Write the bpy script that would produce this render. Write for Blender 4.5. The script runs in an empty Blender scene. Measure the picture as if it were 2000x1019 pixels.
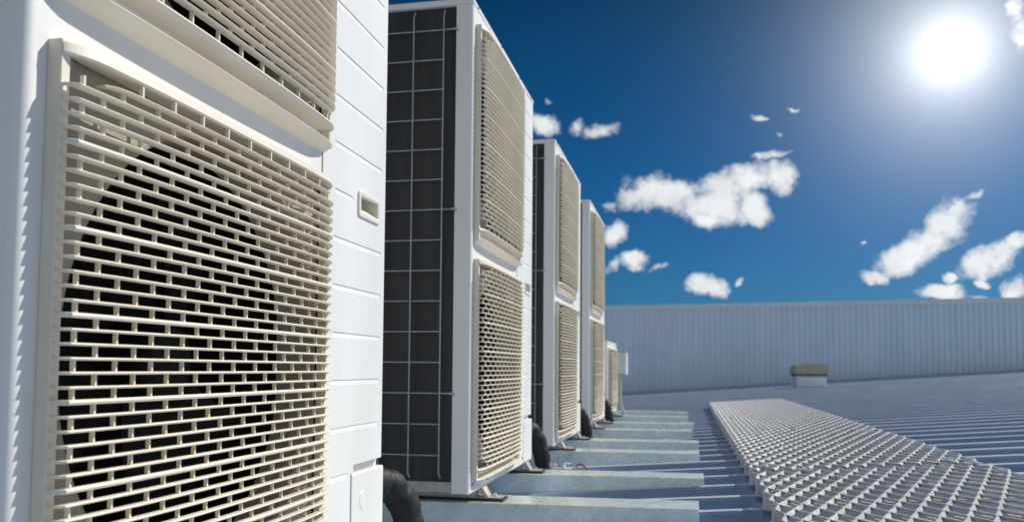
import bpy, bmesh, math, random
from mathutils import Vector, Matrix, noise
random.seed(7)
PI = math.pi
scene = bpy.context.scene
col = scene.collection

# ------------------------------------------------------------------ camera
F_PX, CY, YAW, PITCH, ROLL = 1618.74, 631.45, -0.20918, 0.05379, 0.00774
CAM = Vector((0.5713, -0.6112, 0.3352))
fw = Vector((math.sin(YAW)*math.cos(PITCH), math.cos(YAW)*math.cos(PITCH), math.sin(PITCH)))
rt = fw.cross(Vector((0, 0, 1))).normalized(); up = rt.cross(fw)
c_, s_ = math.cos(ROLL), math.sin(ROLL)
rt, up = c_*rt + s_*up, -s_*rt + c_*up
cd = bpy.data.cameras.new("camera"); cam = bpy.data.objects.new("camera", cd); col.objects.link(cam)
cam.matrix_world = Matrix(((rt.x, up.x, -fw.x, CAM.x), (rt.y, up.y, -fw.y, CAM.y), (rt.z, up.z, -fw.z, CAM.z), (0, 0, 0, 1)))
cd.sensor_width = 36; cd.lens = F_PX/2000*36; cd.shift_y = (CY-509.5)/2000
cd.clip_start = 0.02; cd.clip_end = 2000
cd.dof.use_dof = True; cd.dof.focus_distance = 1.2; cd.dof.aperture_fstop = 8.0
scene.camera = cam
scene.view_settings.view_transform = 'Standard'; scene.view_settings.look = 'None'
scene.view_settings.exposure = 0.0; scene.view_settings.gamma = 1.0

# ------------------------------------------------------------------ sun
L = Vector((1.0, 0.82, 1.15)).normalized()            # direction towards the light, read from the shadows
sd = bpy.data.lights.new("sun", 'SUN'); sun = bpy.data.objects.new("sun", sd); col.objects.link(sun)
sd.energy = 4.6; sd.angle = math.radians(0.5); sd.color = (1.0, 0.965, 0.91)
sun.rotation_euler = L.to_track_quat('Z', 'Y').to_euler(); sun.location = (3, 2, 6)

# ------------------------------------------------------------------ world: sky, clouds, glow round the sun
world = bpy.data.worlds.new("World"); scene.world = world; world.use_nodes = True
WN = world.node_tree; WN.nodes.clear()
def wn(t, **k):
    n = WN.nodes.new(t)
    for a, b in k.items(): setattr(n, a, b)
    return n
def wl(a, b): WN.links.new(a, b)
def wmath(op, a, b=None, c=None, clamp=False):
    n = wn('ShaderNodeMath', operation=op); n.use_clamp = clamp
    for i, v in enumerate((a, b, c)):
        if v is None: continue
        if isinstance(v, (int, float)): n.inputs[i].default_value = v
        else: wl(v, n.inputs[i])
    return n.outputs[0]
def wvec(op, a, b=None, scale=None):
    n = wn('ShaderNodeVectorMath', operation=op)
    for i, v in enumerate((a, b)):
        if v is None: continue
        if isinstance(v, (tuple, list)): n.inputs[i].default_value = v
        else: wl(v, n.inputs[i])
    if scale is not None: n.inputs['Scale'].default_value = scale
    return n.outputs['Value'] if op == 'DOT_PRODUCT' else n.outputs['Vector']
def wmix(f, a, b):
    n = wn('ShaderNodeMix', data_type='RGBA')
    if isinstance(f, (int, float)): n.inputs[0].default_value = f
    else: wl(f, n.inputs[0])
    for i, v in ((6, a), (7, b)):
        if isinstance(v, tuple): n.inputs[i].default_value = v
        else: wl(v, n.inputs[i])
    return n.outputs[2]
SKY_STRENGTH = 0.10
tc = wn('ShaderNodeTexCoord'); D = tc.outputs['Generated']
D = wvec('NORMALIZE', D)
sep = wn('ShaderNodeSeparateXYZ'); wl(D, sep.inputs[0])
sky = wn('ShaderNodeTexSky', sky_type='NISHITA'); sky.sun_disc = False
sky.sun_elevation = math.asin(L.z); sky.sun_rotation = math.atan2(L.x, L.y)
sky.air_density = 1.0; sky.dust_density = 0.3; sky.ozone_density = 3.0
# deep polarised blue: tint the physical sky
tint = wn('ShaderNodeMix', data_type='RGBA', blend_type='MULTIPLY'); tint.inputs[0].default_value = 1.0
wl(sky.outputs[0], tint.inputs[6])
el = wmath('ARCSINE', wmath('MINIMUM', wmath('MAXIMUM', sep.outputs[2], -1.0), 1.0))
az = wmath('ARCTAN2', sep.outputs[0], sep.outputs[1])
rmp = wn('ShaderNodeValToRGB'); wl(wmath('MULTIPLY', el, 1/1.2), rmp.inputs[0])
TR = [(0.0, (.08, .28, .50)), (.08, (.066, .26, .47)), (.20, (.026, .23, .41)), (.31, (.010, .19, .31)), (.40, (.004, .11, .19)), (1.0, (.01, .12, .20))]
while len(rmp.color_ramp.elements) < len(TR): rmp.color_ramp.elements.new(0.5)
for e, (p_, c) in zip(rmp.color_ramp.elements, TR): e.position = p_; e.color = (*c, 1)
# unseen sky behind the camera: own brighter, warmer tint, added as fill light
back = wmath('MULTIPLY_ADD', sep.outputs[1], -2.2, 0.2, clamp=True)
wl(wmix(back, rmp.outputs[0], (.86, .68, .47, 1)), tint.inputs[7])
skyc = tint.outputs[2]
# glow round the sun seen in the photograph
S = Vector((0.26369, 0.90731, 0.32750)).normalized()
cosang = wvec('DOT_PRODUCT', D, tuple(S))
ang = wmath('ARCCOSINE', wmath('MINIMUM', cosang, 0.999999))
core = wmath('MULTIPLY', wmath('EXPONENT', wmath('MULTIPLY', wmath('POWER', wmath('DIVIDE', ang, 0.036), 2.0), -1.0)), 4.0)
halo = wmath('MULTIPLY', wmath('EXPONENT', wmath('MULTIPLY', wmath('DIVIDE', ang, 0.060), -1.0)), 12.5)
halo2 = wmath('MULTIPLY', wmath('EXPONENT', wmath('MULTIPLY', wmath('DIVIDE', ang, 0.17), -1.0)), 0.30)
# clouds: soft ellipses in azimuth/elevation, torn by noise
CL = [(-0.0253,0.2118,17.44,1.51,-2.2,40.05,1),(0.0254,0.1935,16.15,-0.08,1.33,35.35,1),(0.0577,0.2202,21.38,3.6,-5.91,47.24,1),(-0.0617,0.2038,33.36,15.71,-29.96,68.98,0.9),(0.0777,0.1872,35.01,-20.73,31.36,49.34,1),(0.1081,0.2191,37.91,-33.47,33.98,36.93,1),(0.0925,0.2457,29.21,3.82,-14.35,193.68,0.62),(-0.0924,0.1936,53.54,9.7,-28.69,181.87,0.6),(0.0223,0.1747,33.9,-0.17,2.51,76.7,0.9),(-0.1747,0.2882,44.11,-16.95,19.66,57.61,0.95),(-0.1049,0.2816,37.34,10.66,-19.15,82.82,0.72),(-0.1329,0.2862,66.89,0.26,0.99,71.47,0.55),(-0.085,0.1639,71.42,-19.35,13.83,49.86,0.85),(-0.0886,0.1256,81.71,0.1,0.56,74.51,0.6),(-0.0599,0.1314,51.45,-0.02,0.9,74.86,0.95),(-0.0315,0.1232,62.01,16.33,-40.76,159.71,0.65),(0.019,0.0959,33.83,-3.06,8.6,82.88,0.95),(0.0627,0.1023,193.09,-1.36,3.83,187.12,0.65),(-0.1706,0.323,132.91,0.82,1.07,218.03,0.5),(0.0855,0.2891,91.49,-26.53,72.67,215.33,0.66),(0.1157,0.2912,134.55,-52.94,125.27,281.79,0.62),(0.1052,0.2652,176.52,-1.73,22.2,296.5,0.5),(0.277,0.1609,32.02,18.71,-25.32,36.58,1),(0.2468,0.129,21.02,8.35,-19.85,43.57,1),(0.3006,0.1842,53.53,15.9,-61.75,198.09,0.75),(0.2013,0.1014,53.99,-14.25,30.94,94.48,1),(0.3167,0.118,28.27,9.19,-21.96,54.88,1),(0.34,0.1323,54.2,11.17,-20.02,84.23,0.9),(0.2769,0.0995,147.22,-2.71,6.15,140.97,0.85),(0.3101,0.0932,106.92,-2.15,9.15,207.24,0.75),(0.2683,0.084,39.33,-0.7,3.71,107.21,1),(0.3404,0.0897,75.45,21.58,-24.16,64.29,1),(0.3043,0.0811,53.15,-1.05,11.37,309.64,0.6),(0.3494,0.3444,85.8,11.78,0.14,42.6,0.6),(0.3452,0.363,99.15,-2.42,18.74,94.78,0.6),(0.1956,0.1451,190.24,-2.72,13.47,253.44,0.5)]
nz = wn('ShaderNodeTexNoise'); nz.inputs['Scale'].default_value = 16; nz.inputs['Detail'].default_value = 5; nz.inputs['Roughness'].default_value = .6
wl(D, nz.inputs['Vector'])
cmb = wn('ShaderNodeCombineXYZ'); wl(az, cmb.inputs[0]); wl(el, cmb.inputs[1])
off = wvec('SCALE', wvec('SUBTRACT', nz.outputs['Color'], (.5, .5, .5)), scale=0.042)
V = wvec('ADD', cmb.outputs[0], off)
V = wvec('MULTIPLY', V, (1, 1, 0))
cur = None
for a, e, m11, m12, m21, m22, w in CL:
    v = wvec('SUBTRACT', V, (a, e, 0))
    x = wvec('DOT_PRODUCT', v, (m11, m12, 0)); y = wvec('DOT_PRODUCT', v, (m21, m22, 0))
    q = wmath('MULTIPLY_ADD', x, x, wmath('MULTIPLY', y, y))
    fld = wmath('MULTIPLY_ADD', q, -0.75, w)
    cur = fld if cur is None else wmath('MAXIMUM', cur, fld)
nd = wn('ShaderNodeTexNoise'); nd.inputs['Scale'].default_value = 30; nd.inputs['Detail'].default_value = 9; nd.inputs['Roughness'].default_value = .64
wl(D, nd.inputs['Vector'])
dens = wmath('MULTIPLY_ADD', wmath('SUBTRACT', nd.outputs['Fac'], .48), 2.4, cur)
# scattered clouds added over the unseen sky (behind and above) for soft fill
nb = wn('ShaderNodeTexNoise'); nb.inputs['Scale'].default_value = 3.2; nb.inputs['Detail'].default_value = 8; nb.inputs['Roughness'].default_value = .55
wl(D, nb.inputs['Vector'])
outside = wmath('MULTIPLY_ADD', sep.outputs[1], -3.0, 1.2, clamp=True)
bd = wmath('MULTIPLY', wmath('MULTIPLY', wmath('SUBTRACT', nb.outputs['Fac'], .5), 7.0), outside)
dens = wmath('MAXIMUM', dens, bd)
mr = wn('ShaderNodeMapRange', interpolation_type='SMOOTHSTEP'); wl(dens, mr.inputs[0])
mr.inputs[1].default_value = .12; mr.inputs[2].default_value = 1.05; mr.inputs[3].default_value = 0; mr.inputs[4].default_value = 1
cov = mr.outputs[0]
# body shading of the cloud (denser = a little greyer below)
nc = wn('ShaderNodeTexNoise'); nc.inputs['Scale'].default_value = 30; nc.inputs['Detail'].default_value = 6
wl(wvec('ADD', D, (.02, .0, .03)), nc.inputs['Vector'])
shade = wmath('MULTIPLY_ADD', nc.outputs['Fac'], 5.0, 6.4)
cc = wn('ShaderNodeCombineColor'); wl(wmath('MULTIPLY', shade, .97), cc.inputs[0]); wl(wmath('MULTIPLY', shade, .99), cc.inputs[1]); wl(shade, cc.inputs[2])
withcl = wmix(wmath('MULTIPLY', cov, .95), skyc, cc.outputs[0])
def addc(base, val, tintc):
    g = wn('ShaderNodeCombineColor')
    for i in range(3): wl(wmath('MULTIPLY', val, tintc[i]), g.inputs[i])
    n = wn('ShaderNodeMix', data_type='RGBA', blend_type='ADD'); n.inputs[0].default_value = 1
    wl(base, n.inputs[6]); wl(g.outputs[0], n.inputs[7]); return n.outputs[2]
outc = addc(withcl, wmath('ADD', core, halo), (1, 1, .98))
outc = addc(outc, halo2, (.80, .90, 1.0))
bg = wn('ShaderNodeBackground'); bg.inputs[1].default_value = SKY_STRENGTH; wl(outc, bg.inputs[0])
wo = wn('ShaderNodeOutputWorld'); wl(bg.outputs[0], wo.inputs[0])

# ------------------------------------------------------------------ materials
class NT:
    def __init__(s, name):
        s.m = bpy.data.materials.new(name); s.m.use_nodes = True; s.t = s.m.node_tree
        s.b = s.t.nodes['Principled BSDF']
    def n(s, t, **k):
        n = s.t.nodes.new(t)
        for a, b in k.items(): setattr(n, a, b)
        return n
    def l(s, a, b): s.t.links.new(a, b)
def material(name, c1, c2, rough=.4, metal=0, nscale=20, stretch=(1, 1, 1), bump=0, bscale=200, detail=4, rvar=.1, spec=.5, fac=(.35, .65)):
    M = NT(name); b = M.b
    tc = M.n('ShaderNodeTexCoord'); mp = M.n('ShaderNodeMapping'); mp.inputs['Scale'].default_value = stretch
    M.l(tc.outputs['Object'], mp.inputs[0])
    nz = M.n('ShaderNodeTexNoise'); nz.inputs['Scale'].default_value = nscale; nz.inputs['Detail'].default_value = detail; nz.inputs['Roughness'].default_value = .6
    M.l(mp.outputs[0], nz.inputs['Vector'])
    r = M.n('ShaderNodeValToRGB'); r.color_ramp.elements[0].position = fac[0]; r.color_ramp.elements[1].position = fac[1]
    r.color_ramp.elements[0].color = (*c1, 1); r.color_ramp.elements[1].color = (*c2, 1)
    M.l(nz.outputs['Fac'], r.inputs[0]); M.l(r.outputs[0], b.inputs['Base Color'])
    b.inputs['Metallic'].default_value = metal
    b.inputs['Specular IOR Level'].default_value = spec
    mr = M.n('ShaderNodeMapRange'); mr.inputs[3].default_value = rough-rvar; mr.inputs[4].default_value = rough+rvar
    M.l(nz.outputs['Fac'], mr.inputs[0]); M.l(mr.outputs[0], b.inputs['Roughness'])
    if bump:
        n2 = M.n('ShaderNodeTexNoise'); n2.inputs['Scale'].default_value = bscale; n2.inputs['Detail'].default_value = 3
        M.l(mp.outputs[0], n2.inputs['Vector'])
        bp = M.n('ShaderNodeBump'); bp.inputs['Strength'].default_value = bump; bp.inputs['Distance'].default_value = .002
        M.l(n2.outputs['Fac'], bp.inputs['Height']); M.l(bp.outputs[0], b.inputs['Normal'])
    return M.m
WHITE = material('white_powder_coat', (.755, .742, .715), (.815, .803, .78), .42, 0, 2.2, (1, 4, .8), bump=.05, bscale=350, rvar=.06)
CREAM = material('cream_plastic', (.735, .670, .550), (.785, .720, .600), .45, 0, 5, bump=.05, bscale=300, rvar=.05)
HANDLE = material('pale_handle_plastic', (.74, .70, .61), (.79, .75, .66), .4, 0, 10)
SHROUD = material('shroud_plastic', (.30, .275, .23), (.38, .35, .295), .5, 0, 8)
COIL = material('black_condenser_fins', (.020, .021, .023), (.044, .043, .043), .5, .25, 7, (6, 6, .35), .6, 60, detail=8)
BLACK = material('matt_black_plastic', (.010, .010, .011), (.022, .021, .022), .5, 0, 12)
FANM = material('fan_dark_plastic', (.004, .004, .005), (.009, .009, .009), .6, 0, 10, spec=.15)
WIRE = material('grey_coated_wire', (.36, .35, .40), (.46, .45, .50), .45, .1, 30)
FOAM = material('black_pipe_insulation', (.008, .009, .011), (.022, .022, .024), .62, 0, 18, (1, 1, .5), .8, 30, rvar=.12, spec=.3)
RUBBER = material('black_rubber', (.012, .012, .012), (.03, .028, .026), .7, 0, 40)
FOOTM = material('foot_steel', (.42, .38, .33), (.60, .55, .48), .45, .35, 40)
TRAY = material('tray_steel', (.34, .32, .29), (.46, .43, .39), .5, .3, 35, bump=.15, bscale=120)
CLIPW = material('white_clip_plastic', (.7, .72, .76), (.85, .86, .88), .4, 0, 30)
LEAF = material('dry_leaf_brown', (.16, .08, .035), (.35, .20, .10), .8, 0, 60)
BOXW = material('pale_box_plastic', (.50, .51, .49), (.58, .58, .56), .5, 0, 10)
CONDUIT = material('grey_conduit', (.42, .42, .38), (.52, .51, .47), .5, 0, 20)
HOODM = material('olive_hood_plastic', (.34, .33, .24), (.42, .41, .31), .55, 0, 10)
BOLT = material('bright_bolt_steel', (.55, .57, .6), (.75, .77, .8), .3, .8, 40)
GROUND = material('ground_far_below', (.05, .06, .035), (.12, .11, .08), .9, 0, .05)

def galv():
    M = NT('galvanised_steel'); b = M.b
    tc = M.n('ShaderNodeTexCoord')
    vo = M.n('ShaderNodeTexVoronoi'); vo.inputs['Scale'].default_value = 70; vo.inputs['Randomness'].default_value = 1
    M.l(tc.outputs['Object'], vo.inputs['Vector'])
    nz = M.n('ShaderNodeTexNoise'); nz.inputs['Scale'].default_value = 14; nz.inputs['Detail'].default_value = 6; M.l(tc.outputs['Object'], nz.inputs['Vector'])
    sp = M.n('ShaderNodeSeparateColor'); M.l(vo.outputs['Color'], sp.inputs[0])
    mx = M.n('ShaderNodeMath', operation='MULTIPLY_ADD'); M.l(sp.outputs[0], mx.inputs[0]); mx.inputs[1].default_value = .16; M.l(nz.outputs['Fac'], mx.inputs[2])
    r = M.n('ShaderNodeValToRGB'); r.color_ramp.elements[0].position = .35; r.color_ramp.elements[1].position = .85
    r.color_ramp.elements[0].color = (.56, .65, .60, 1); r.color_ramp.elements[1].color = (.80, .85, .81, 1)
    M.l(mx.outputs[0], r.inputs[0]); M.l(r.outputs[0], b.inputs['Base Color'])
    b.inputs['Metallic'].default_value = .45
    mr = M.n('ShaderNodeMapRange'); mr.inputs[3].default_value = .24; mr.inputs[4].default_value = .36; M.l(sp.outputs[1], mr.inputs[0]); M.l(mr.outputs[0], b.inputs['Roughness'])
    return M.m
GALV = galv()
def roofmat(name, c1, c2, rough, metal, stretch):
    M = NT(name); b = M.b
    tc = M.n('ShaderNodeTexCoord'); mp = M.n('ShaderNodeMapping'); mp.inputs['Scale'].default_value = stretch; M.l(tc.outputs['Object'], mp.inputs[0])
    nz = M.n('ShaderNodeTexNoise'); nz.inputs['Scale'].default_value = 2.2; nz.inputs['Detail'].default_value = 7; nz.inputs['Roughness'].default_value = .65; M.l(mp.outputs[0], nz.inputs['Vector'])
    n2 = M.n('ShaderNodeTexNoise'); n2.inputs['Scale'].default_value = 60; n2.inputs['Detail'].default_value = 3; M.l(tc.outputs['Object'], n2.inputs['Vector'])
    ad = M.n('ShaderNodeMath', operation='MULTIPLY_ADD'); M.l(n2.outputs['Fac'], ad.inputs[0]); ad.inputs[1].default_value = .25; M.l(nz.outputs['Fac'], ad.inputs[2])
    r = M.n('ShaderNodeValToRGB'); r.color_ramp.elements[0].position = .42; r.color_ramp.elements[1].position = .85
    r.color_ramp.elements[0].color = (*c1, 1); r.color_ramp.elements[1].color = (*c2, 1)
    M.l(ad.outputs[0], r.inputs[0]); M.l(r.outputs[0], b.inputs['Base Color'])
    b.inputs['Metallic'].default_value = metal
    mr = M.n('ShaderNodeMapRange'); mr.inputs[3].default_value = rough-.07; mr.inputs[4].default_value = rough+.1; M.l(nz.outputs['Fac'], mr.inputs[0]); M.l(mr.outputs[0], b.inputs['Roughness'])
    return M.m
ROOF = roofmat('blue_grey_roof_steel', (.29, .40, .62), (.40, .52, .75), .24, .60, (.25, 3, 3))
CREST = roofmat('rib_crest_highlight_steel', (.62, .68, .76), (.76, .80, .86), .30, .30, (.25, 3, 3))
WALLM = roofmat('pale_blue_wall_steel', (.57, .68, .79), (.70, .79, .89), .42, .15, (2, 2, .25))
CAPM = roofmat('wall_capping_steel', (.56, .62, .68), (.68, .72, .76), .4, .2, (1, 1, 1))
MESHM = material('walkway_mesh_steel', (.55, .55, .54), (.72, .72, .71), .36, .3, 30, detail=5)

# ------------------------------------------------------------------ mesh helpers
class MB:
    def __init__(s): s.v = []; s.f = []; s.sm = []
    def add(s, vs, fs, smooth=False):
        o = len(s.v); s.v += [tuple(v) for v in vs]; s.f += [tuple(i+o for i in f) for f in fs]; s.sm += [smooth]*len(fs); return s
    def quad(s, a, b, c, d, smooth=False): return s.add([a, b, c, d], [(0, 1, 2, 3)], smooth)
    def box(s, x0, x1, y0, y1, z0, z1, bev=0, seg=2, M=None):
        bm = bmesh.new(); bmesh.ops.create_cube(bm, size=1)
        for v in bm.verts: v.co = Vector(((x0+x1)/2+v.co.x*(x1-x0), (y0+y1)/2+v.co.y*(y1-y0), (z0+z1)/2+v.co.z*(z1-z0)))
        if bev: bmesh.ops.bevel(bm, geom=list(bm.edges), offset=bev, segments=seg, profile=.5, affect='EDGES')
        if M is not None: bm.transform(M)
        bm.verts.index_update()
        s.add([v.co[:] for v in bm.verts], [[v.index for v in f.verts] for f in bm.faces]); bm.free(); return s
    def tube(s, pts, r, n=8, cap=True, smooth=True):
        pts = [Vector(p) for p in pts]; rings = []; prev = None
        for i, p in enumerate(pts):
            t = (pts[min(i+1, len(pts)-1)]-pts[max(i-1, 0)]).normalized()
            if prev is None: a = t.orthogonal().normalized()
            else: a = (prev - t*prev.dot(t)).normalized()
            prev = a; b = t.cross(a); rr = r[i] if isinstance(r, (list, tuple)) else r
            rings.append([p+a*math.cos(2*PI*k/n)*rr+b*math.sin(2*PI*k/n)*rr for k in range(n)])
        vs = [v for R in rings for v in R]; fs = []
        for i in range(len(rings)-1):
            for k in range(n): fs.append((i*n+k, i*n+(k+1) % n, (i+1)*n+(k+1) % n, (i+1)*n+k))
        s.add(vs, fs, smooth)
        if cap: s.add(rings[0], [tuple(range(n))[::-1]]); s.add(rings[-1], [tuple(range(n))])
        return s
    def build(s, name, mat, parent=None, fixn=False):
        me = bpy.data.meshes.new(name); me.from_pydata(s.v, [], s.f); me.polygons.foreach_set('use_smooth', s.sm)
        me.materials.append(mat); me.update()
        if fixn:
            bm = bmesh.new(); bm.from_mesh(me); bmesh.ops.recalc_face_normals(bm, faces=bm.faces); bm.to_mesh(me); bm.free()
        o = bpy.data.objects.new(name, me); col.objects.link(o)
        if parent: o.parent = parent
        return o
def thing(name, label, cat, loc=(0, 0, 0), rz=0, group=None):
    o = bpy.data.objects.new(name, None); col.objects.link(o); o.empty_display_size = .1
    o.location = loc; o.rotation_euler.z = rz; o['label'] = label; o['category'] = cat
    if group: o['group'] = group
    return o
def tag(o, label, cat, group=None, kind=None):
    if label: o['label'] = label; o['category'] = cat
    if group: o['group'] = group
    if kind: o['kind'] = kind
    return o
def catmull(P, n=6):
    P = [Vector(p) for p in P]; P = [P[0]*2-P[1]]+P+[P[-1]*2-P[-2]]; out = []
    for i in range(1, len(P)-2):
        for k in range(n):
            t = k/n; a, b, c, d = P[i-1:i+3]
            out.append(.5*((2*b)+(c-a)*t+(2*a-5*b+4*c-d)*t*t+(3*b-a-3*c+d)*t**3))
    out.append(P[-2]); return out

# ------------------------------------------------------------------ large structure: ground, roof, wall
SL = 0.07; Z0 = -0.108; SK = 0.06                        # roof pitch, rib-top height at x=0, skew of ribs to the units
def rooftop(x): return Z0 + SL*x
g = MB().quad((-400, -400, -7), (400, -400, -7), (400, 400, -7), (-400, 400, -7)).build('ground', GROUND); g['kind'] = 'structure'
PITCHY = .2575; RH = .034
prof = []                                                # one rib repeat: (dy, dz below rib top)
for dy, dz in [(-.018, -.009), (-.0115, -.0014), (-.008, 0), (.010, 0), (.015, -.0025), (.034, -RH), (.100, -RH), (.104, -RH+.003), (.110, -RH+.003), (.114, -RH), (.160, -RH), (.164, -RH+.003), (.170, -RH+.003), (.174, -RH), (.2240, -RH)]: prof.append((dy, dz))
rb = MB(); Y00 = 1.842-.06*.68
ks = range(-20, 58); line = [(Y00+PITCHY*k+dy, dz) for k in ks for dy, dz in prof]
for X0, X1 in ((-7.0, 16.0),):
    vs = []; 
    for y, dz in line:
        vs.append((X0, y+SK*X0, rooftop(X0)+dz)); vs.append((X1, y+SK*X1, rooftop(X1)+dz))
    rb.add(vs, [(2*i, 2*i+1, 2*i+3, 2*i+2) for i in range(len(line)-1)])
for k in range(-8, 56):                                  # fixing screws on every other rib
    if k % 2: continue
    for xs in (-.95, 2.75, 4.55, 6.35, 8.2):
        yk = Y00+PITCHY*k+SK*xs; z = rooftop(xs)
        rb.tube([(xs, yk, z-.001), (xs, yk, z+.0015)], .0085, 8); rb.tube([(xs, yk, z+.001), (xs, yk, z+.007)], .0050, 6)
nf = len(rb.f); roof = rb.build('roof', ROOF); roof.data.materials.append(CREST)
np_ = len(prof)                                          # bright highlight along the rib crests, painted in as a lighter steel
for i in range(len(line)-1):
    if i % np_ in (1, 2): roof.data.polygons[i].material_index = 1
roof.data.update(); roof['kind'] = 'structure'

# far wall
wall = thing('corrugated_wall', 'long pale blue corrugated metal wall standing across the far end of the roof', 'wall', (0, 16.05, 0))
wb = MB(); WX0, WX1 = -6.8, 15.8; P = .105; nW = int((WX1-WX0)/P)
def walltop(x): return 1.585 + .0165*(x+1)
pts = []
for i in range(nW):
    x = WX0+i*P
    for dx, dy in ((0, 0), (.030, 0), (.042, -.026), (.082, -.026), (.094, 0)): pts.append((x+dx, dy))
vs = []
for x, dy in pts: vs += [(x, SK*x+dy, rooftop(x)-.03), (x, SK*x+dy, walltop(x))]
wb.add(vs, [(2*i, 2*i+1, 2*i+3, 2*i+2) for i in range(len(pts)-1)])
wb.build('cladding', WALLM, wall)
def skewbox(x0, x1, y0, y1, zf0, zf1):
    m = MB(); v = []
    for x in (x0, x1):
        for y, z in ((y0, zf0(x)), (y1, zf0(x)), (y1, zf1(x)), (y0, zf1(x))): v.append((x, y+SK*x, z))
    return m.add(v, [(0, 1, 2, 3), (7, 6, 5, 4), (0, 4, 5, 1), (1, 5, 6, 2), (2, 6, 7, 3), (3, 7, 4, 0)])
skewbox(WX0, WX1, -.035, .16, lambda x: walltop(x)-.09, lambda x: walltop(x)+.012).build('capping', CAPM, wall)
skewbox(WX0, WX1, .02, .12, lambda x: rooftop(x)-.05, lambda x: walltop(x)-.09).build('inner_frame', WALLM, wall)
skewbox(WX0, WX1, -.045, -.018, lambda x: rooftop(x)-.03, lambda x: rooftop(x)+.035).build('base_flashing', ROOF, wall)

# galvanised support beams under the units
BEAMS = [(.02, .60, 'nearest'), (.82, .60, ''), (1.665, .600, ''), (2.32, .625, ''), (3.17, .62, ''), (3.76, .625, ''), (4.56, .597, ''), (5.26, .612, ''), (6.08, .572, ''), (6.88, .570, '')]
BL = ['galvanised beam under the near part of the closest unit', 'galvanised beam under the far end of the closest unit',
      'galvanised beam in front of the bottom edge of the photo, carrying the near foot of the second unit',
      'galvanised beam carrying the far foot of the second unit, second from the bottom of the photo',
      'galvanised beam carrying the near foot of the third unit beside the black pipe of the second',
      'galvanised beam carrying the far foot of the third unit',
      'galvanised beam under the near foot of the fourth unit', 'galvanised beam under the far end of the fourth unit',
      'galvanised beam under the low fifth unit beside the switch box', 'last and farthest galvanised beam, past the low fifth unit']
for (yf, xe, _), lab in zip(BEAMS, BL):
    x0 = -.62; zt = -.041; w = .155
    m = MB(); v = []
    for x in (x0, xe):
        dy = SK*x; zb = rooftop(x)-RH+.002
        # top hat profile: feet, webs, top with a small fold line
        for y, z in ((0, zb), (0, zt-.002), (.002, zt), (w-.002, zt), (w, zt-.002), (w, zb)): v.append((x, yf+dy+y, z))
    f = [(i, i+6, i+7, i+1) for i in range(5)]+[(5, 4, 3, 2, 1, 0), (6, 7, 8, 9, 10, 11)]
    o = m.add(v, f).build('support_beam', GALV); tag(o, lab, 'steel beam', 'galvanised beams under the units')

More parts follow.
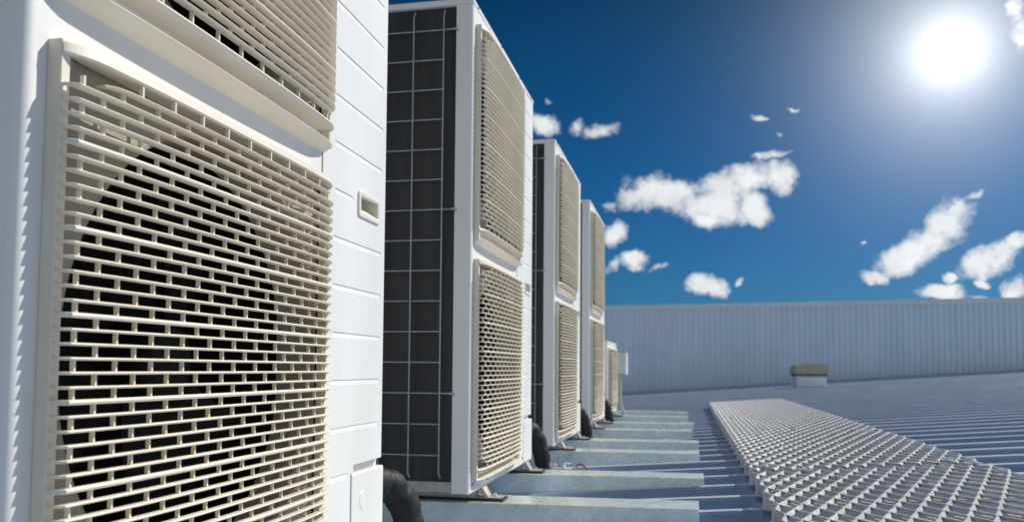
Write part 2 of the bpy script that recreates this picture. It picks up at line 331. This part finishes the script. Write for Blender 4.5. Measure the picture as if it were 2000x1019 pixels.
# ------------------------------------------------------------------ air conditioning units
W, H, DP = .90, 1.35, .33
LZ = 1.332
def rects(m, ys, zs, skip, x=0.0):
    for i in range(len(ys)-1):
        for j in range(len(zs)-1):
            if skip(( ys[i]+ys[i+1])/2, (zs[j]+zs[j+1])/2): continue
            m.quad((x, ys[i], zs[j]), (x, ys[i+1], zs[j]), (x, ys[i+1], zs[j+1]), (x, ys[i], zs[j+1]))
def casing(m, W, LZ, openings, grooves, ysplit, handle=None, cover=None):
    r = .012
    ya = sorted({r, W-r, ysplit, *[v for o in openings for v in o[:2]]})
    # left (grille) zone
    yl = [y for y in ya if y <= ysplit]
    zs = sorted({0, LZ, *[v for o in openings for v in o[2:]]})
    rects(m, yl, zs, lambda y, z: any(o[0] < y < o[1] and o[2] < z < o[3] for o in openings))
    # right zone with pressed grooves
    gh = .0045
    holes = []
    if handle: holes.append(handle)
    if cover: holes.append(cover)
    ycuts = {ysplit, W-r}; zcuts = {0, LZ}
    for (a, b, z) in grooves: ycuts |= {a, b}; zcuts |= {z-gh, z+gh}
    for h in holes: ycuts |= {h[0], min(h[1], W-r)}; zcuts |= {h[2], h[3]}
    ycuts = sorted(y for y in ycuts if y <= W-r); zcuts = sorted(zcuts)
    def skip(y, z):
        return any(a < y < b and abs(z-zz) < gh for a, b, zz in grooves) or any(h[0] < y < h[1] and h[2] < z < h[3] for h in holes)
    rects(m, ycuts, zcuts, skip)
    for a, b, z in grooves:                               # V pocket, steep upper flank
        d = -.0017; e = .004; zi = z+gh-.0018
        m.quad((0, a, z+gh), (0, b, z+gh), (d, b-e, zi), (d, a+e, zi)); m.quad((d, a+e, zi), (d, b-e, zi), (0, b, z-gh), (0, a, z-gh))
        m.add([(0, a, z+gh), (d, a+e, zi), (0, a, z-gh)], [(0, 2, 1)]); m.add([(0, b, z+gh), (d, b-e, zi), (0, b, z-gh)], [(0, 1, 2)])
    for yc, sg in ((r, -1), (W-r, 1)):                    # rounded vertical corners
        zr = (cover[3] if (sg == 1 and cover) else 0, LZ); vs = []
        for k in range(9):
            a0 = k/8*PI/2; vs += [(-r+r*math.cos(a0), yc+sg*r*math.sin(a0), zr[0]), (-r+r*math.cos(a0), yc+sg*r*math.sin(a0), zr[1])]
        m.add(vs, [(2*k, 2*k+2, 2*k+3, 2*k+1)[::sg] for k in range(8)], True)
    m.quad((-r, 0, 0), (-r, 0, LZ), (-.048, 0, LZ), (-.048, 0, 0))                      # left column
    m.quad((-.048, 0, 0), (-.048, 0, LZ), (-.048, .014, LZ), (-.048, .014, 0))
    m.quad((-DP, 0, 0), (-DP, 0, LZ), (-DP+.03, 0, LZ), (-DP+.03, 0, 0))
    m.quad((-DP+.03, 0, 0), (-DP+.03, 0, LZ), (-DP+.03, .014, LZ), (-DP+.03, .014, 0))
    zc = cover[3] if cover else 0
    m.quad((-r, W, zc), (-DP, W, zc), (-DP, W, LZ), (-r, W, LZ))                        # right side
    if cover: m.quad((-.11, W, 0), (-DP, W, 0), (-DP, W, zc), (-.11, W, zc))
    m.quad((-DP, W, 0), (-DP, 0, 0), (-DP, 0, LZ), (-DP, W, LZ))                        # back
    m.quad((0, 0, .0005), (-DP, 0, .0005), (-DP, W, .0005), (0, W, .0005))              # floor
    m.box(-.010, -.001, r, W-r, -.0, .004)

def grille(y0, y1, z0, z1, xo=0.0):
    """fan grille: frame with a lip above and below, curved slats, staggered posts"""
    m = MB(); pf = .015; bow = .024; yc = (y0+y1)/2; hw = (y1-y0)/2
    def X(y, extra=1.0, run=.0065): s_ = max(0, hw-abs(y-yc)); return pf + extra*(.016*min(1, s_/(run if y < yc else .035))**.6 + .009*max(0, 1-abs((y-yc)/hw)**2.8))
    NS = 28
    ys = [yc+(hw-.0012)*u_ for u_ in ([-1, -.992, -.982, -.968]+[.95*math.sin(PI/2*(2*i/NS-1)) for i in range(NS+1)]+[.968, .982, .992, 1])]
    def blade(z, h, ya=None, yb=None, depth=.0118, xtra=1.0):
        YY = [y for y in ys if (ya is None or (y >= ya and y <= yb))]
        if ya is not None: YY = [ya]+YY+[yb]
        prof = []
        for i, y in enumerate(YY):
            xo_ = X(y, xtra); 
            if ya is not None:
                e = min(y-ya, yb-y); xo_ -= .010*max(0, 1-e/.02)**2
            xi = max(.0035, min(xo_-.004, xo_-depth)) if depth else .0
            xm = xo_-.0019
            prof.append([(xi, y, z+h*.62), (xm, y, z+h), (xo_-.0006, y, z+h*.55), (xo_, y, z), (xo_-.0006, y, z-h*.55), (xm, y, z-h), (xi, y, z-h*.62)])
        n = 7; vs = [p for R in prof for p in R]; fs = []
        for i in range(len(prof)-1):
            for k in range(n): fs.append((i*n+k, (i+1)*n+k, (i+1)*n+(k+1) % n, i*n+(k+1) % n))
        m.add(vs, fs, False)
        m.add(prof[0], [tuple(range(7))]); m.add(prof[-1], [tuple(range(7))[::-1]])
    # frame: side walls and front strips
    sw = .012
    for (a, b, s) in ((y0, y0+sw, 1), (y1-sw, y1, -1)):
        e = a if s == 1 else b; i_ = b if s == 1 else a
        m.box(0.0, pf, a, b, z0-.020, z1-.0004, .0010, 1)
    pit = .013125; n = 41
    top = z1
    # z of slat i measured from the top
    zi = lambda i: (z1-.0298) - pit*i
    count = int(round((z1-.0298-(z0+.031))/pit))+1
    for i in range(count):
        th = .0025 if i % 6 == 5 else .0015
        if i in (0, count-1): blade(zi(i), .00145, y0+.048, y1-.030)
        else: blade(zi(i), th)
    # posts, staggered
    pp = .0520
    for i in range(-1, count):
        za = (z1-.0125) if i == -1 else zi(i); zb = zi(i+1) if i+1 < count else z0+.012
        y = y0+.018+(pp/2 if i % 2 else 0)
        y += 0.0
        while y < y1-.014:
            x = X(y); lo = (y < y0+.05 or y > y1-.034) and i in (-1, count-1)
            if not lo: 
                xa, xb = x-.0112, x-.0068
                m.box(max(.003, xa), max(.007, xb), y-.00125, y+.00125, zb+.0006, za-.0006)
            y += pp
    # top lip: deep rounded hood; bottom lip: tray
    def lip(zb, zt, topside):
        P = []
        for y in ys:
            x = X(y, .80, .035)
            if topside: P.append([(0, y, zt+.000), (x-.006, y, zt-.001), (x-.0015, y, zt-.0035), (x, y, zb+.002), (x-.002, y, zb), (max(.003, x-.014), y, zb+.0015), (0, y, zb+.006)])
            else: P.append([(0, y, zt-.006), (max(.003, x-.014), y, zt-.0015), (x-.002, y, zt), (x, y, zt-.003), (x-.0015, y, zb+.0035), (x-.006, y, zb+.001), (0, y, zb)])
        vs = [p for R in P for p in R]; fs = []; n_ = 7
        for i in range(len(P)-1):
            for k in range(n_): fs.append((i*n_+k, (i+1)*n_+k, (i+1)*n_+(k+1) % n_, i*n_+(k+1) % n_))
        m.add(vs, fs); m.add(P[0], [tuple(range(7))]); m.add(P[-1], [tuple(range(7))[::-1]])
    lip(z1-.0145, z1, True)
    lip(z0+.006, z0+.0135, False)
    # recess band and lowest ledge below the bottom lip
    P = []
    for y in ys:
        x = X(y, .62, .035)-.001
        P.append([(0, y, z0-.0265), (x-.001, y, z0-.0180), (x, y, z0-.0165), (x-.0015, y, z0-.0148), (0, y, z0-.0170)])
    vs = [p for R in P for p in R]; fs = []
    for i in range(len(P)-1):
        for k in range(5): fs.append((i*5+k, (i+1)*5+k, (i+1)*5+(k+1) % 5, i*5+(k+1) % 5))
    m.add(vs, fs); m.add(P[0], [tuple(range(5))]); m.add(P[-1], [tuple(range(5))[::-1]])
    return m
def shroud(y0, y1, z0, z1, yc, zc, R):
    m = MB(); N = 72; rect = []; cir = []
    for k in range(N):
        a = 2*PI*(k+.5)/N; c, s = math.cos(a), math.sin(a)
        t = min(((y1-yc) if c > 0 else (yc-y0))/max(abs(c), 1e-6), ((z1-zc) if s > 0 else (zc-z0))/max(abs(s), 1e-6))
        rect.append((-.004, yc+c*t, zc+s*t)); cir.append((a, t))
    rings = [(R, -.004), (R-.005, -.006), (R-.009, -.014), (R-.011, -.03), (R-.012, -.068)]
    vs = list(rect)
    for r, x in rings: vs += [(x, yc+math.cos(a)*min(r, t-.001-(R-r)*.3), zc+math.sin(a)*min(r, t-.001-(R-r)*.3)) for a, t in cir]
    fs = []
    for i in range(len(rings)):
        for k in range(N): fs.append((i*N+k, i*N+(k+1) % N, (i+1)*N+(k+1) % N, (i+1)*N+k))
    m.add(vs, fs, False)
    # corner bosses
    for yy, zz in ((y0+.012, z1-.012), (y0+.012, z0+.012), (y0+.014, (z0+z1)/2+.09)):
        m.tube([(-.005, yy, zz), (.008, yy, zz)], .006, 10)
    return m
def fan(yc, zc, ph):
    m = MB()
    m.tube([(-.14, yc, zc), (-.085, yc, zc), (-.075, yc, zc)], [.055, .055, .042], 24)
    for b in range(3):
        rows = []
        for i in range(9):
            r = .05+.185*i/8; row = []
            for j in range(9):
                u = j/8; a = ph+b*2*PI/3+u*(1.25-.25*i/8)+.35*(i/8)**1.5
                x = -.14+.055*u-.015*math.sin(u*PI)
                row.append((x, yc+r*math.cos(a), zc+r*math.sin(a)))
            rows.append(row)
        vs = [p for R_ in rows for p in R_]+[(p[0]-.003, p[1], p[2]) for R_ in rows for p in R_]; fs = []
        for i in range(8):
            for j in range(8):
                q = (i*9+j, i*9+j+1, (i+1)*9+j+1, (i+1)*9+j); fs.append(q); fs.append(tuple(81+k for k in q[::-1]))
        m.add(vs, fs, True)
    return m
def wires(W, zs, hooks, LZ, vx=(-.0825, -.169, -.2555)):
    m = MB()
    for x in vx: m.tube([(x, .006, LZ-.010), (x, -.006, LZ-.028), (x, -.006, .052), (x+.002, .004, .040)], .0021, 6)
    for z in zs:
        xe = -.052 if z in hooks else -.080
        m.tube([(-.30, -.002, z), (xe, -.002, z)], .0018, 6)
        if z in hooks: m.tube([(-.056, -.003, z), (-.048, -.004, z), (-.043, .001, z-.004)], .0034, 8)
    return m

def body_common(root, W, LZ, wirez, hooks):
    MB().box(-DP+.03, -.0485, .012, .030, .030, LZ).box(-DP+.012, -DP+.03, .012, W*.72, .03, LZ).build('condenser_coil', COIL, root)
    MB().box(-DP+.001, -.0485, .002, .012, .001, .0295, .001, 1).box(-DP+.03, -.0485, .010, W-.02, .001, .012).build('base_tray', TRAY, root)
    t = MB().box(-DP-.0015, .0012, -.0015, W+.0015, LZ, LZ+.018, .006, 3)
    lid = t.build('lid', WHITE, root)
    for y in (.05, W*.38, W*.7, W-.06): MB().tube([(-.001, y, LZ+.009), (.0028, y, LZ+.009)], .0032, 10).build('screw', BLACK, lid)
    MB().box(-DP+.03, -.01, W*.725, W*.73, .02, LZ-.005).build('partition', BLACK, root)
    wires(W, wirez, hooks, LZ).build('wire_guard', WIRE, root)
def feet(root, offs):
    for y in offs:
        m = MB()
        m.box(-.30, .052, y-.028, y+.028, -.0335, -.0305)
        m.add([(-.02, y-.024, .0), (-.02, y+.024, .0), (-.002, y+.024, -.004), (-.002, y-.024, -.004), (.014, y-.022, -.030), (.014, y+.022, -.030), (.010, y-.022, -.0335), (.010, y+.022, -.0335)], [(0, 1, 2, 3), (3, 2, 5, 4), (0, 3, 4, 6), (1, 7, 5, 2)])
        m.box(-.29, -.02, y-.022, y+.022, -.031, .0)
        f = m.build('foot', FOOTM, root)
        MB().box(-.30, .060, y-.033, y+.033, -.041, -.0335).build('rubber_pad', RUBBER, f)
        MB().tube([(.030, y, -.031), (.030, y, -.022)], .006, 6).build('bolt', BOLT, f)
def bigpipe(root):
    P = catmull([(-.06, .86, .100), (-.045, .925, .108), (-.018, .972, .100), (.004, 1.000, .066), (.016, 1.012, .015), (.026, 1.020, -.045), (.036, 1.03, -.135)], 12)
    R = []
    for i, p in enumerate(P):
        c = sum(math.exp(-((i-q)/1.1)**2)*w_ for q, w_ in ((22, .0030), (31, .0036), (44, .0026), (58, .0026)))
        R.append(.0325-c)
    m = MB().tube(P, R, 36)
    for i, v in enumerate(m.v):
        q = Vector(v); j = min(range(len(P)), key=lambda k: (P[k]-q).length_squared); d = q-P[j]
        if d.length > .01:
            w_ = .0030*noise.noise(q*28)+.0016*noise.noise(q*70)
            m.v[i] = tuple(q+d.normalized()*w_)
    m.build('insulated_pipe', FOAM, root)

def make_tall():
    root = thing('air_conditioner', '', 'air conditioner')
    GY = (.027, .6115); LG = (.0500, .6330); UG = (.7030, 1.2860)
    ops = [(GY[0]+.007, GY[1]-.007, g_[0]+.006, g_[1]-.006) for g_ in (LG, UG)]
    gr = []
    for k in range(15):
        z = .150+.0796*k
        if k == 0: gr.append((.662, .735, z))
        elif k == 6: gr.append((.660, .736, z))
        else: gr.append((.657, .873, z))
    hd = (.757, .855, .6035, .6475); cov = (.7446, .9, 0, .165)
    m = MB(); casing(m, W, LZ, ops, gr, .63, hd, cov)
    # pocket above the service cover
    m.quad((0, .7446, .165), (0, .757, .165), (0, .757, .150), (0, .7446, .150))
    m.quad((0, .757, .1545), (0, .757, .165), (-.014, .775, .165), (-.014, .775, .1545)); m.quad((0, .757, .165), (0, .888, .165), (-.014, .888, .165), (-.014, .775, .165))
    m.quad((-.014, .757, .15), (-.014, .9, .15), (-.014, .9, .165), (-.014, .757, .165))
    body = m.build('casing', WHITE, root)
    body_common(root, W, LZ, [.0998+.0832*k for k in range(15)], {.0998+.0832*k for k in (2, 8, 14)})
    # seam between the two front sheets, between the grilles
    MB().box(-.002, .0012, .6062, .6095, .6345, .6880).build('front_seam', TRAY, body)
    for g_, ph in ((LG, .4), (UG, 1.3)):
        gg = grille(GY[0], GY[1], *g_).build('fan_grille', CREAM, root)
        yc, zc = .330, (g_[0]+g_[1])/2
        sh = shroud(GY[0]+.007, GY[1]-.007, g_[0]+.006, g_[1]-.006, yc+.008, zc, .283).build('fan_shroud', SHROUD, root)
        fan(yc+.008, zc, ph).build('fan', FANM, root)
    # carrying handle
    hp = MB(); a, b, c, d = hd
    def ring(o, x): 
        out = []
        for (y, z, sy, sz) in ((b, d, 1, 1), (a, d, -1, 1), (a, c, -1, -1), (b, c, 1, -1)):
            rr = .007+o*.5
            st = {(1, 1): 0, (-1, 1): 1, (-1, -1): 2, (1, -1): 3}[(sy, sz)]
            cy_, cz_ = y+sy*(o-rr), z+sz*(o-rr)
            for k in range(5):
                an = PI/2*(st+k/4); out.append((x, cy_+rr*math.cos(an), cz_+rr*math.sin(an)))
        return out
    Rs = [ring(.0018, .0), ring(.0015, .0028), ring(.0003, .0036), ring(-.006, .0036), ring(-.0085, .002)]
    vs = [p for R in Rs for p in R]; n = 20; fs = [(i*n+k, i*n+(k+1) % n, (i+1)*n+(k+1) % n, (i+1)*n+k) for i in range(4) for k in range(n)]
    hp.add(vs, fs)
    ya, yb, za, zb = a+.0085, b-.0085, c+.0085, d-.0085
    hp.quad((.002, ya, zb), (.002, yb, zb), (-.028, yb, zb+.01), (-.028, ya, zb+.01)); hp.quad((.002, ya, za), (-.028, ya, zb-.006), (-.028, yb, zb-.006), (.002, yb, za))
    hp.quad((.002, ya, za), (.002, ya, zb), (-.028, ya, zb+.01), (-.028, ya, zb-.006)); hp.quad((.002, yb, za), (-.028, yb, zb-.006), (-.028, yb, zb+.01), (.002, yb, zb))
    hp.quad((-.028, ya, zb-.006), (-.028, ya, zb+.01), (-.028, yb, zb+.01), (-.028, yb, zb-.006))
    hp.build('carry_handle', HANDLE, root)
    # service cover
    sc = MB(); sc.box(-.10, .0015, .7475, .9008, .0008, .1495, .003, 2)
    cv = sc.build('service_cover', WHITE, root)
    MB().tube([(.0013, .800, .098), (.0022, .800, .098)], [.017, .016], 28).build('cover_boss', WHITE, cv)
    for zz, yy in ((.012, .762), (.012, .885)): MB().tube([(.001, yy, zz), (.0028, yy, zz)], .003, 10).build('screw', WHITE, cv)
    for y, z in ((.040, .022), (.20, .018), (.46, .018), (.725, .022)): MB().tube([(-.001, y, z), (.0022, y, z)], .0030, 10).build('screw', BLACK, body)
    bigpipe(root)
    return root
def copytree(o, parent=None):
    c = o.copy(); col.objects.link(c); c.parent = parent
    if parent: c.matrix_parent_inverse = o.matrix_parent_inverse
    for ch in [x for x in bpy.data.objects if x.parent == o and x is not c]: copytree(ch, c)
    return c
GRP = 'air conditioning units in a row on the roof'
UL = ['closest white air conditioner with two cream fan grilles, filling the left of the photo',
      'second white air conditioner from the left, showing its black coil and grey wire guard',
      'third white air conditioner, its slim black coil half hidden by the second one',
      'fourth tall air conditioner, farthest of the tall ones beside the low unit']
u = make_tall()
units = [u]+[copytree(u) for _ in range(3)]
for o, y, l, ft in zip(units, (0, 1.5409, 2.9689, 4.3122), UL, ((.10, .84), (.185, .832), (.26, .84), (.32, .86))):
    o.location = (0, y, 0); tag(o, l, 'air conditioner', GRP)
    feet(o, ft)
# low single-fan unit
W5, LZ5 = .78, .522
r5 = thing('air_conditioner', 'low single fan air conditioner at the far end, beside the pale switch box', 'air conditioner', (0, 5.42, 0), 0, GRP)
m5 = MB(); g5 = (.035, .59, .045, .49)
casing(m5, W5, LZ5, [(g5[0]+.007, g5[1]-.007, g5[2]+.006, g5[3]-.006)], [(.62, .75, .1+.08*k) for k in range(5)], .60)
m5.build('casing', WHITE, r5); body_common(r5, W5, LZ5, [.08+.08*k for k in range(6)], set())
grille(*g5).build('fan_grille', CREAM, r5); shroud(g5[0]+.007, g5[1]-.007, g5[2]+.006, g5[3]-.006, .31, .267, .21).build('fan_shroud', SHROUD, r5)
feet(r5, (.10, .68))

# ------------------------------------------------------------------ switch box with conduit beside the low unit
sb = thing('switch_box', 'pale grey switch box on a conduit, standing just past the low end unit', 'switch box', (0, 6.30, 0))
MB().box(-.035, .060, 0, .12, .297, .465, .006, 2).build('box_body', BOXW, sb)
MB().box(.060, .078, -.004, .124, .290, .470, .004, 2).build('box_lid', CLIPW, sb)
MB().tube(catmull([(.018, .05, .30), (.018, .05, .16), (.024, .05, .04), (.055, .05, -.04), (.085, .05, -.10)], 5), .013, 10).build('conduit', CONDUIT, sb)
MB().box(-.030, -.012, .02, .05, -.12, .31).build('mounting_post', GALV, sb)

# ------------------------------------------------------------------ roof vent
vt = thing('roof_vent', 'small roof vent with olive hood on a pale square base near the far wall', 'roof vent', (2.52, 13.75, rooftop(2.52)), SK)
MB().box(-.235, .235, -.18, .18, -.06, .175, .006, 1).build('vent_base', CAPM, vt)
MB().box(-.25, .25, -.20, .20, .175, .222).build('louvre_band', BLACK, vt)
for i in range(14): MB().box(-.245+i*.0365, -.232+i*.0365, -.206, -.200, .176, .224).build('louvre_bar', HOODM, vt)
hm = MB(); hv = []
for y in (-.215, .215):
    for x, z in ((-.27, .215), (-.262, .30), (-.235, .352), (-.19, .375), (.19, .375), (.235, .352), (.262, .30), (.27, .215)): hv.append((x, y*(.93 if z > .35 else 1), z))
hm.add(hv, [tuple(range(8)), tuple(range(8, 16))[::-1]]+[(i, i+8, (i+1) % 8+8, (i+1) % 8) for i in range(8)])
hm.build('vent_hood', HOODM, vt)

# ------------------------------------------------------------------ expanded metal walkway
ww = thing('roof_walkway', 'raised walkway of silver expanded metal mesh running along the roof', 'walkway', (0, 0, 0))
WXL, WXR = .775, 1.478
def wz(x): return Z0+.060+SL*x
def meshpanel(ya, yb, seed):
    m = MB(); dx = .0278; half = .0735; n = int(round((WXR-WXL)/dx)); t = .0030; h = .0080; lean = .0068
    bond = .016
    for k in range(n+1):
        xk = WXL+dx*k; st = []
        y = ya; j = int(math.floor(ya/half)); 
        # stations
        ys = []
        jj = j
        while jj*half < yb+half:
            side = 1 if (jj+k) % 2 else -1
            yc = jj*half
            for yy in (yc-bond/2, yc+bond/2):
                if ya <= yy <= yb: ys.append((yy, side))
            jj += 1
        P = []
        for yy, side in ys:
            x = xk+side*(dx/2-t/2)
            x = min(max(x, WXL), WXR); z = wz(x)
            P.append([(x-t/2, yy, z), (x+t/2, yy, z+.0004), (x+t/2+lean, yy, z-h), (x-t/2+lean, yy, z-h)])
        vs = [p for R in P for p in R]; fs = []
        for i in range(len(P)-1):
            for q in range(4): fs.append((i*4+q, (i+1)*4+q, (i+1)*4+(q+1) % 4, i*4+(q+1) % 4))
        m.add(vs, fs)
    return m
for ya, yb in ((-.9, 2.235), (2.245, 8.12)):
    meshpanel(ya, yb, 1).build('mesh_panel', MESHM, ww)
for k in range(-10, 25):
    yk = Y00+PITCHY*k+SK*1.1
    if not -.8 < yk < 8.05: continue
    m = MB(); x0, x1 = WXL+.006, WXR-.02
    for (a, b, za, zb) in ((-.03, -.027, .0006, .0495), (-.03, .022, .0470, .0500), (-.0300, .024, .0, .003)):
        v = []
        for x in (x0, x1):
            for y, z in ((a, za), (b, za), (b, zb), (a, zb)): v.append((x, yk+y+SK*(x-1.1), rooftop(x)+z))
        m.add(v, [(0, 1, 2, 3), (7, 6, 5, 4), (0, 4, 5, 1), (1, 5, 6, 2), (2, 6, 7, 3), (3, 7, 4, 0)])
    for xe in (x0, x1): m.box(xe-.0015, xe+.0015, yk-.034-.018, yk+.026-.018, rooftop(xe)+.0002, rooftop(xe)+.0495)
    m.box(x0-.004, x0+.03, yk-.042-.018, yk+.034-.018, rooftop(x0)+.0002, rooftop(x0)+.0032)
    m.build('cross_support', MESHM, ww)
for x, y, rz in ((.822, 2.33, .1), (.934, 2.19, -.1), (1.385, 2.31, 0), (1.430, 2.20, .1), (.86, 5.17, 0), (1.38, 5.25, .1), (.84, 7.9, 0), (1.42, 7.85, 0), (1.1, 3.9, .2), (1.0, 5.25, 0), (1.40, 3.6, 0), (1.37, 3.72, 0)):
    M = Matrix.Translation((x, y, wz(x)+.002)) @ Matrix.Rotation(rz, 4, 'Z')
    c = MB().box(-.024, .024, -.012, .012, .0005, .003, .0006, 1, M)
    c.tube([M @ Vector((0, 0, .003)), M @ Vector((0, 0, .0085))], .0058, 6, smooth=False)
    c.build('hold_down_clip', BOLT, ww)

# ------------------------------------------------------------------ litter by the second unit's pipe
c1 = MB().box(-.016, .012, -.01, .01, 0, .003).box(-.016, -.012, -.01, .01, 0, .020).box(.002, .006, -.01, .01, 0, .017)
o = c1.build('pipe_clip', CLIPW); o.location = (.075, 2.52, -.0405); o.rotation_euler.z = .5; tag(o, 'small white plastic clip on the beam, left one of the two beside the black pipe', 'clip', 'white clips on the beam')
c2 = MB().box(-.014, .014, -.009, .009, 0, .003).box(-.014, -.010, -.009, .009, 0, .021).box(-.014, .010, -.009, .009, .0185, .021)
o = c2.build('pipe_clip', CLIPW); o.location = (.125, 2.515, -.0405); o.rotation_euler.z = -.2; tag(o, 'small white plastic clip on the beam, next to the brown leaf', 'clip', 'white clips on the beam')
lf = MB(); pts = []
for i in range(7):
    u = i/6; w_ = .013*math.sin(PI*u)+.001
    for s in (-1, 0, 1): pts.append((-.025+.05*u, s*w_, .006+.010*math.sin(u*5)+(.007 if s else 0)))
lf.add(pts, [(i*3+k, i*3+k+1, (i+1)*3+k+1, (i+1)*3+k) for i in range(6) for k in range(2)]+[tuple(j for j in (i*3+k, (i+1)*3+k, (i+1)*3+k+1, i*3+k+1)) for i in range(0)])
o = lf.build('dry_leaf', LEAF); o.location = (.185, 2.50, -.040); o.rotation_euler.z = .3
sol = o.modifiers.new('thick', 'SOLIDIFY'); sol.thickness = .001
tag(o, 'curled brown dry leaf lying on the beam beside the white clips', 'leaf')
